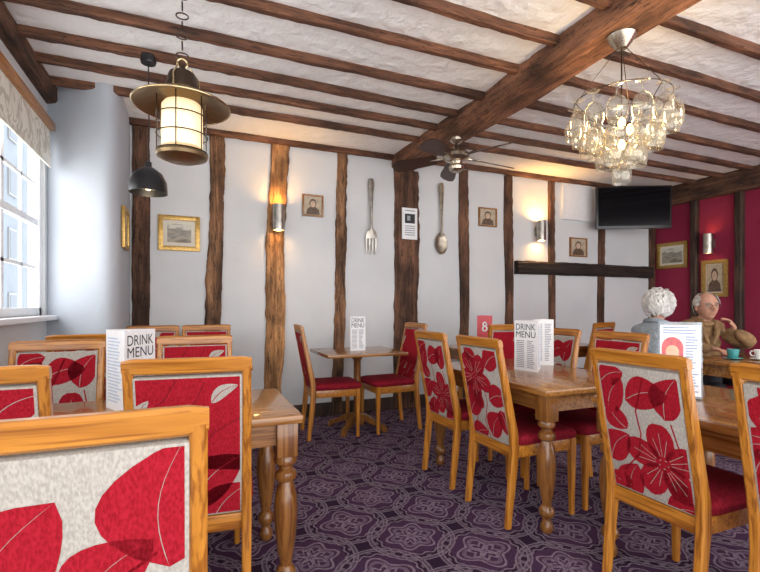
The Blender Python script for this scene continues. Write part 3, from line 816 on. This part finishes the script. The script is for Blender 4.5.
# wine-glass chandelier
CX, CY = 2.315, 1.90
t = thing('wine_glass_chandelier', 'chandelier of upside-down wine glasses hanging from the big beam', 'chandelier', (CX, CY, 1.88))
b = NB(); lathe(b, [(.0, .900), (.075, .900), (.08, .88), (.06, .845), (.03, .81), (.0, .805)], n=28); obj('canopy', b, hubm, t)
b = NB()
for k in range(3):
    a = 2*PI*k/3+.5; tube(b, [(.02*math.cos(a), .02*math.sin(a), .815), (.25*math.cos(a), .25*math.sin(a), .51)], .0022, 6)
tube(b, [(0, 0, .81), (0, 0, .30)], .004, 8)
obj('hanging_wires', b, bronze, t)
b = NB()
tiers = [(.255, .510, 13), (.175, .415, 9), (.09, .325, 5), (.0, .225, 1)]
for r, z, n in tiers[:3]: ringt(b, (0, 0, z), r, .003, 40)
for k in range(3):
    a = 2*PI*k/3+.5
    tube(b, [(.255*math.cos(a), .255*math.sin(a), .51), (.175*math.cos(a), .175*math.sin(a), .415), (.09*math.cos(a), .09*math.sin(a), .325), (0, 0, .29)], .0025, 6)
obj('ring_frame', b, bronze, t)
first = None
gp0 = [(.022, .001), (.027, -.002), (.006, -.007), (.0046, -.02), (.0046, -.048), (.010, -.056), (.028, -.070), (.039, -.094), (.042, -.120), (.0405, -.146), (.036, -.170), (.0377, -.1725), (.0355, -.172)]
gp = [(r*1.26, z*1.15) for r, z in gp0]
for r, z, n in tiers:
    for k in range(n):
        a = 2*PI*k/n+r*9
        if first is None:
            b = NB(); lathe(b, gp, n=24, cap=False); first = obj('wine_glass', b, glass, t, ang=60); g = first
        else: g = first.copy(); C.objects.link(g); g.parent = t
        g.location = (r*math.cos(a), r*math.sin(a), z-.004)
for k, (x, y, z) in enumerate(((.0, 0, .25), (-.06, -.05, .35), (.07, .0, .35))):
    b = NB(); ball(b, (x, y, z), (.020, .020, .032)); obj('bulb', b, bulb, t)
lamp(t, (0, 0, .42), 10, (1, .68, .34), .05)

# ------------------------------------------------------------ crockery
def cup(label, loc, m, rz=0):
    t = thing('cup', label, 'cup', loc, rz)
    b = NB(); lathe(b, [(.0, .004), (.026, .0), (.028, .006), (.038, .03), (.043, .075), (.040, .075), (.035, .03), (.0, .012)], n=24); obj('bowl', b, m, t)
    b = NB(); tube(b, [(.038, 0, .06), (.058, 0, .062), (.066, 0, .045), (.056, 0, .025), (.036, 0, .024)], .005, 8); obj('handle', b, m, t)
def saucer(label, loc, m):
    b = NB(); lathe(b, [(.0, .003), (.03, .0), (.034, .002), (.07, .012), (.069, .015), (.03, .006), (.0, .006)], n=28)
    o = obj('saucer', b, m); o.location = loc; tag(o, label, 'saucer')
teal = plain('teal_glaze', (.06, .30, .30), .15); china = plain('white_china', (.82, .82, .8), .15, var=.02)
TT = .7605
saucer('teal saucer under the teal cup in front of the white-haired person', (4.06, 2.30, TT), teal)
cup('teal cup on its saucer in front of the white-haired person', (4.06, 2.30, TT+.007), teal, .6)
saucer('white saucer under the white cup beside the teal cup', (4.20, 2.18, TT), china)
cup('white cup on its saucer beside the teal cup', (4.20, 2.18, TT+.007), china, 2)
t = thing('drinking_glass', 'glass of dark drink in front of the man in brown', 'glass', (4.32, 2.10, TT))
b = NB(); lathe(b, [(.0, .0), (.028, .0), (.036, .13), (.034, .13), (.027, .006), (.0, .006)], n=24); obj('tumbler', b, lglass, t)
b = NB(); lathe(b, [(.0, .008), (.0265, .008), (.0325, .10), (.0, .10)], n=24); obj('drink', b, plain('dark_drink', (.03, .012, .008), .1), t)

# ------------------------------------------------------------ people
skinm = plain('skin', (.54, .28, .19), .55, var=.10, scale=40)
jacket = plain('tan_brown_jacket', (.25, .145, .066), .9, var=.35, scale=22, bmp=.6)
cardi = plain('grey_blue_cardigan', (.25, .28, .305), .95, var=.2, scale=60, bmp=.4)
trous = plain('dark_trousers', (.035, .035, .045), .85); shoe = plain('black_shoe', (.015, .012, .01), .4)
hairw = plain('white_hair', (.58, .56, .53), .9, var=.2, scale=14, bmp=.1)
hairg = plain('short_white_hair', (.56, .54, .52), .9, var=.3, scale=60, bmp=.8)
browm = plain('grey_brow', (.30, .25, .22), .8)
eyew = plain('eye_white', (.55, .50, .46), .3, var=.02); iris = plain('iris', (.05, .035, .028), .3)
lipm = plain('lips', (.38, .16, .12), .6)
rimm = plain('spectacle_rim', (.10, .08, .06), .3, .6)
def evalmesh(o):
    dg = bpy.context.evaluated_depsgraph_get(); dg.update()
    return bpy.data.meshes.new_from_object(o.evaluated_get(dg))
def remesh(bm, vox, it=1, fac=.35):
    m2 = bpy.data.meshes.new('tmp'); bm.to_mesh(m2); bm.free()
    o = bpy.data.objects.new('tmp', m2); C.objects.link(o)
    q = o.modifiers.new('r', 'REMESH'); q.mode = 'VOXEL'; q.voxel_size = vox; q.adaptivity = 0
    q = o.modifiers.new('m', 'SMOOTH'); q.factor = fac; q.iterations = it
    r = evalmesh(o); bpy.data.objects.remove(o); return r
def skin_body(comps):
    vs = []; es = []; rd = []; roots = []
    for pts, ed in comps:
        o = len(vs); roots.append(o)
        for p in pts: vs.append(p[:3]); rd.append((p[3], p[4] if len(p) > 4 else p[3]))
        es += [(a+o, c+o) for a, c in ed]
    me = bpy.data.meshes.new('tmp'); me.from_pydata(vs, es, [])
    o = bpy.data.objects.new('tmp', me); C.objects.link(o)
    o.modifiers.new('s', 'SKIN')
    for i, sv in enumerate(me.skin_vertices[0].data):
        sv.radius = rd[i]; sv.use_root = i in roots
    q = o.modifiers.new('u', 'SUBSURF'); q.levels = 2; q.render_levels = 2
    r = evalmesh(o); bpy.data.objects.remove(o); return r
def head_verts(bm, M):
    vs = bmesh.ops.create_uvsphere(bm, u_segments=48, v_segments=36, radius=1)['verts']
    for v in vs:
        x, y, z = v.co
        X = .076*x; Yv = .094*y; Z = .118*z if z < 0 else .104*z
        if z < 0: X *= 1-.24*(-z)**1.5
        if y > 0:
            Yv *= .92
            g = math.exp(-(x/.19)**2)
            Yv += .030*g*math.exp(-((z+.16)/.17)**2) + .014*g*math.exp(-((z+.02)/.16)**2)
            for s in (-1, 1):
                Yv -= .015*math.exp(-((x-s*.40)/.2)**2-((z-.05)/.13)**2)
                Yv += .006*math.exp(-((x-s*.52)/.2)**2-((z+.25)/.2)**2)
                Yv -= .004*math.exp(-((x-s*(.30+.25*(-z-.25)))/.06)**2)*(1 if -.55 < z < -.25 else 0)
            Yv += .008*math.exp(-((z-.24)/.10)**2)*math.exp(-(x/.6)**4)
            Yv += .008*math.exp(-((z+.47)/.05)**2)*math.exp(-(x/.3)**2)+.006*math.exp(-((z+.60)/.05)**2)*math.exp(-(x/.28)**2)-.008*math.exp(-((z+.535)/.03)**2)*math.exp(-(x/.34)**2)
            Yv += .014*math.exp(-((z+.82)/.14)**2)*math.exp(-(x/.4)**2)
        v.co = M @ Vector((X, Yv, Z))
    for s in (-1, 1):
        e = bmesh.ops.create_uvsphere(bm, u_segments=12, v_segments=8, radius=1)['verts']
        for v in e: v.co = M @ (Vector((s*.077, -.012, -.008)) + Matrix.Rotation(s*R(-24), 3, 'Z') @ Vector((v.co.x*.010, v.co.y*.021, v.co.z*.033)))
def chain(pts): return (pts, [(i, i+1) for i in range(len(pts)-1)])
def person(label, loc, rz, top, female, headrot, armsR, armsL, hs=1.08):
    t = thing('person', label, 'person', loc, rz)
    k = 1.0 if female else 1.12
    fold = .010 if female else .017
    ar = 1.12 if female else 1.25
    shz = .94 if female else .955
    comps = [chain([(0, .0, .575, .15*k, .12), (0, -.02, .69, .15*k, .13), (0, -.02, .82, .165*k, .135), (0, -.005, .94, .155*k, .118), (0, .01, 1.01, .10, .085)]),
             chain([(0, .02, 1.0, .080, .080), (0, .035, 1.05, .062, .064), (0, .06, 1.11, .054, .057)]),
             chain([(-.178*k, -.005, shz, .068*ar), (-.09, .0, shz+.035, .074*ar), (0, .005, 1.0, .08*ar), (.09, .0, shz+.035, .074*ar), (.178*k, -.005, shz, .068*ar)])]
    for s, arm in ((1, armsR), (-1, armsL)):
        sh = Vector((s*.178*k, -.005, shz-.01)); el = Vector(arm[0]); wr = Vector(arm[1])
        md = sh.lerp(el, .5); mf = el.lerp(wr, .5)
        comps.append(chain([(*sh, .072*ar, .072*ar), (*md, .066*ar, .066*ar), (*el, .057*ar, .057*ar)]))
        comps.append(chain([(*el, .057*ar, .057*ar), (*mf, .050*ar, .050*ar), (*wr, .040, .040)]))
        comps.append(chain([(s*.09, -.02, .575, .09, .09), (s*.10, .2, .56, .082, .082), (s*.11, .43, .545, .068, .068)]))
        comps.append(chain([(s*.11, .43, .545, .066, .066), (s*.11, .45, .30, .055, .055), (s*.11, .43, .10, .042, .042)]))
        comps.append(chain([(s*.11, .42, .07, .040, .045), (s*.115, .50, .05, .042, .040), (s*.12, .58, .04, .036, .032)]))
    hands = []
    hc = Vector((0, .085, 1.195))
    H = .92
    for s, arm in ((1, armsR), (-1, armsL)):
        w = Vector(arm[1]); d = Vector(arm[2]).normalized(); side = Vector(arm[3]).normalized(); nrm = d.cross(side).normalized()
        curl = 1.0
        if len(arm) > 4:
            curl = 1.7
            if nrm.dot(hc-w) < 0: nrm = -nrm        # palm towards the face
        elif nrm.z > 0: nrm = -nrm                  # palm towards the table
        hands.append(w+d*.07*H)
        comps.append(chain([(*w, .027, .027), (*(w+d*.042*H), .031, .021), (*(w+d*.08*H), .033, .017)]))
        for q, (off, L) in enumerate(((-.028, .070), (-.009, .080), (.010, .074), (.028, .058))):
            L *= H
            a = w+d*.072*H+side*off*H; c1 = a+d*L*.45+nrm*.006*curl; c2 = c1+d*L*.33+nrm*.016*curl; c3 = c2+d*L*.18+nrm*.018*curl
            comps.append(chain([(*a, .0100), (*c1, .0094), (*c2, .0087), (*c3, .0078)]))
        a = w+d*.03*H-side*.022*H; c1 = a+d*.028-side*.022*H+nrm*.008*curl; c2 = c1+d*.03-side*.005+nrm*.010*curl
        comps.append(chain([(*a, .013), (*c1, .0115), (*c2, .009)]))
    me = skin_body(comps)
    bm = NB(); bm.from_mesh(me)
    M = Matrix.Translation(hc) @ headrot.to_4x4() @ Matrix.Scale(hs, 4)
    head_verts(bm, M)
    bmesh.ops.recalc_face_normals(bm, faces=bm.faces[:])
    body = remesh(bm, .0062)
    body.name = 'body'
    for v in body.vertices:          # cloth folds in the sleeves and chest
        c = v.co
        if .62 < c.z < 1.04 and not any((c-h).length < .13 for h in hands):
            n = mnoise.noise(Vector((c.x*8, c.y*8, c.z*17)))+.5*mnoise.noise(Vector((c.x*21, c.y*21, c.z*30)))
            v.co = c + Vector((c.x, c.y, 0)).normalized()*fold*n
    body.materials.clear()
    for m_ in (top, trous, shoe, skinm): body.materials.append(m_)
    for p in body.polygons:
        c = p.center; p.use_smooth = True
        mi = 0
        if c.z < .085: mi = 2
        elif c.z < .64 and (c.y > .12 or c.z < .5): mi = 1
        if c.z > 1.075 or (c.z > 1.05 and c.y > .09): mi = 3
        if any((c-h).length < .095 for h in hands) and c.z > .6: mi = 3
        if (c.z > .6):
            for s, arm in ((1, armsR), (-1, armsL)):
                w = Vector(arm[1]); d = Vector(arm[2]).normalized()
                if mi == 3 and (c-w).length < .2 and (c-w).dot(d) < .0 and c.z < 1.0: mi = 0
        p.material_index = mi
    bo = bpy.data.objects.new('body', body); C.objects.link(bo); bo.parent = t
    b = NB(); pts = []
    for i in range(24):
        a = 2*PI*i/24; pts.append(Vector((.080*math.cos(a), .035+.076*math.sin(a), 1.052-.026*math.sin(a))))
    tube(b, pts, .020, 8, True); obj('collar', b, top, t)
    if not female:
        for s in (-1, 1):
            b = NB(); tube(b, [(s*.07, .105, 1.035), (s*.06, .135, .95), (s*.02, .150, .84)], [.018, .024, .014], 8)
            obj('lapel', b, top, t)
    for s in (-1, 1):
        b = NB(); ball(b, M @ Vector((s*.030, .0725, .006)), (.0115, .0115, .0100), 16, 12)
        fwd = headrot @ Vector((0, 1, 0)); cc = M @ Vector((s*.030, .0725, .006))
        for f in b.faces:
            if (f.calc_center_median()-cc).normalized().dot(fwd) > .80: f.material_index = 1
        obj('eye', b, [eyew, iris], t)
        b = NB(); tube(b, [M @ Vector((s*.012, .090, .025)), M @ Vector((s*.03, .090, .029)), M @ Vector((s*.050, .078, .024))], [.003, .0045, .003], 6); obj('eyebrow', b, browm, t)
    b = NB(); tube(b, [M @ Vector((-.022, .0785, -.062)), M @ Vector((0, .087, -.0635)), M @ Vector((.022, .0785, -.062))], [.002, .004, .002], 6)
    obj('lips', b, lipm, t)
    if not female:       # thin spectacles
        b = NB()
        for s in (-1, 1):
            tube(b, [M @ Vector((s*.033+.023*math.cos(2*PI*i/20), .099-.25*abs(.023*math.cos(2*PI*i/20)+s*.033), .004+.018*math.sin(2*PI*i/20))) for i in range(20)], .0018, 6, True)
            tube(b, [M @ Vector((s*.056, .086, .008)), M @ Vector((s*.078, .04, .008)), M @ Vector((s*.082, -.005, .004))], .0016, 6)
        tube(b, [M @ Vector((-.010, .098, .008)), M @ Vector((0, .104, .012)), M @ Vector((.010, .098, .008))], .0018, 6)
        obj('spectacles', b, rimm, t)
    b = NB()
    if female:       # short wavy locks combed down and outwards over a cap of hair, grown into one surface
        rnd = random.Random(5)
        ball(b, (0, -.018, .012), (.090, .102, .106), 24, 16)
        for i in range(260):
            zc = 1-1.55*((i+.5)/260); an = i*2.39996
            rr = math.sqrt(max(0, 1-zc*zc)); n = Vector((rr*math.cos(an), rr*math.sin(an), zc))
            if n.y > .45 and n.z < .50: continue
            base = Vector((n.x*.089, n.y*.101, n.z*.105))+Vector((0, -.018, .012))
            down = (Vector((0, -.25, -1))-n*n.dot(Vector((0, -.25, -1)))).normalized()
            sd = n.cross(down).normalized(); wv = rnd.uniform(-1, 1)
            L = rnd.uniform(.045, .075); lift = rnd.uniform(.005, .013)
            pts = [base, base+n*lift+down*L*.3+sd*.012*wv, base+n*lift*1.1+down*L*.65-sd*.008*wv, base+n*.004+down*L+sd*.010*wv]
            tube(b, pts, [.006, .0085, .0075, .003], 7)
        hm = remesh(b, .0034, 2, .4); b = NB(); b.from_mesh(hm)
    else:
        bmesh.ops.create_icosphere(b, subdivisions=6, radius=1)
        for v in b.verts:
            n = v.co.normalized()
            f = 1+.05*mnoise.noise(n*5)+.05*mnoise.noise(n*14)
            zz = n.z*(.112 if n.z > 0 else .122)
            v.co = Vector((n.x*.092, n.y*.105, zz))*f+Vector((0, -.006, .0))
        kill = [v for v in b.verts if v.co.y > .046 or v.co.z < -.075 or v.co.z > .104-.55*max(0, v.co.y+.02) or (v.co.y > -.03 and v.co.z < .006)]
        bmesh.ops.delete(b, geom=kill, context='VERTS')
    b.transform(M)
    obj('hair', b, hairw if female else hairg, t, ang=180)
    return t
TA = .80
person('white-haired person in grey cardigan seen from behind, turned to the man in brown', (3.52, 2.58, 0), R(-78), cardi, True,
       Matrix.Rotation(R(8), 3, 'Z') @ Matrix.Rotation(R(-10), 3, 'X'),
       ((.26, .10, .745), (.15, .31, TA+.005), (-.25, 1, -.05), (1, .25, 0)), ((-.26, .10, .745), (-.13, .31, TA+.005), (.25, 1, -.05), (-1, .25, 0)), 1.08)
person('balding man in brown jacket sitting behind the cups, facing us', (MX, 2.80, 0), R(152), jacket, False,
       Matrix.Rotation(R(-2), 3, 'Z') @ Matrix.Rotation(R(-4), 3, 'X') @ Matrix.Rotation(R(5), 3, 'Y'),
       ((.31, .16, .835), (.12, .36, TA+.02), (-.5, 1, -.05), (1, .5, 0)), ((-.32, .22, .838), (-.175, .195, .975), (.34, -.10, .93), (-.25, -1, .0), 1), 1.14)

# ------------------------------------------------------------ light, world, camera
w = bpy.data.worlds.new('World'); scene.world = w; w.use_nodes = True
nt = w.node_tree; bg = nt.nodes['Background']
tc = nt.nodes.new('ShaderNodeTexCoord'); sp = nt.nodes.new('ShaderNodeSeparateXYZ'); nt.links.new(tc.outputs['Generated'], sp.inputs[0])
nt.links.new(ramp(nt, Mth(nt, 'MULTIPLY_ADD', sp.outputs[2], .5, .5), [(.30, (.86, .85, .83)), (.50, (.935, .945, .955)), (.75, (.95, .965, .98))]), bg.inputs['Color'])
bg.inputs['Strength'].default_value = 4.15
cam = bpy.data.cameras.new('Camera'); co = bpy.data.objects.new('Camera', cam); C.objects.link(co)
co.location = (0, 0, EYE); co.rotation_euler = (PI/2, 0, -TH)
cam.sensor_width = 36; cam.lens = 36*F/760; cam.shift_y = (HZ-286)/760; cam.clip_start = .02
scene.camera = co
scene.view_settings.view_transform = 'Standard'
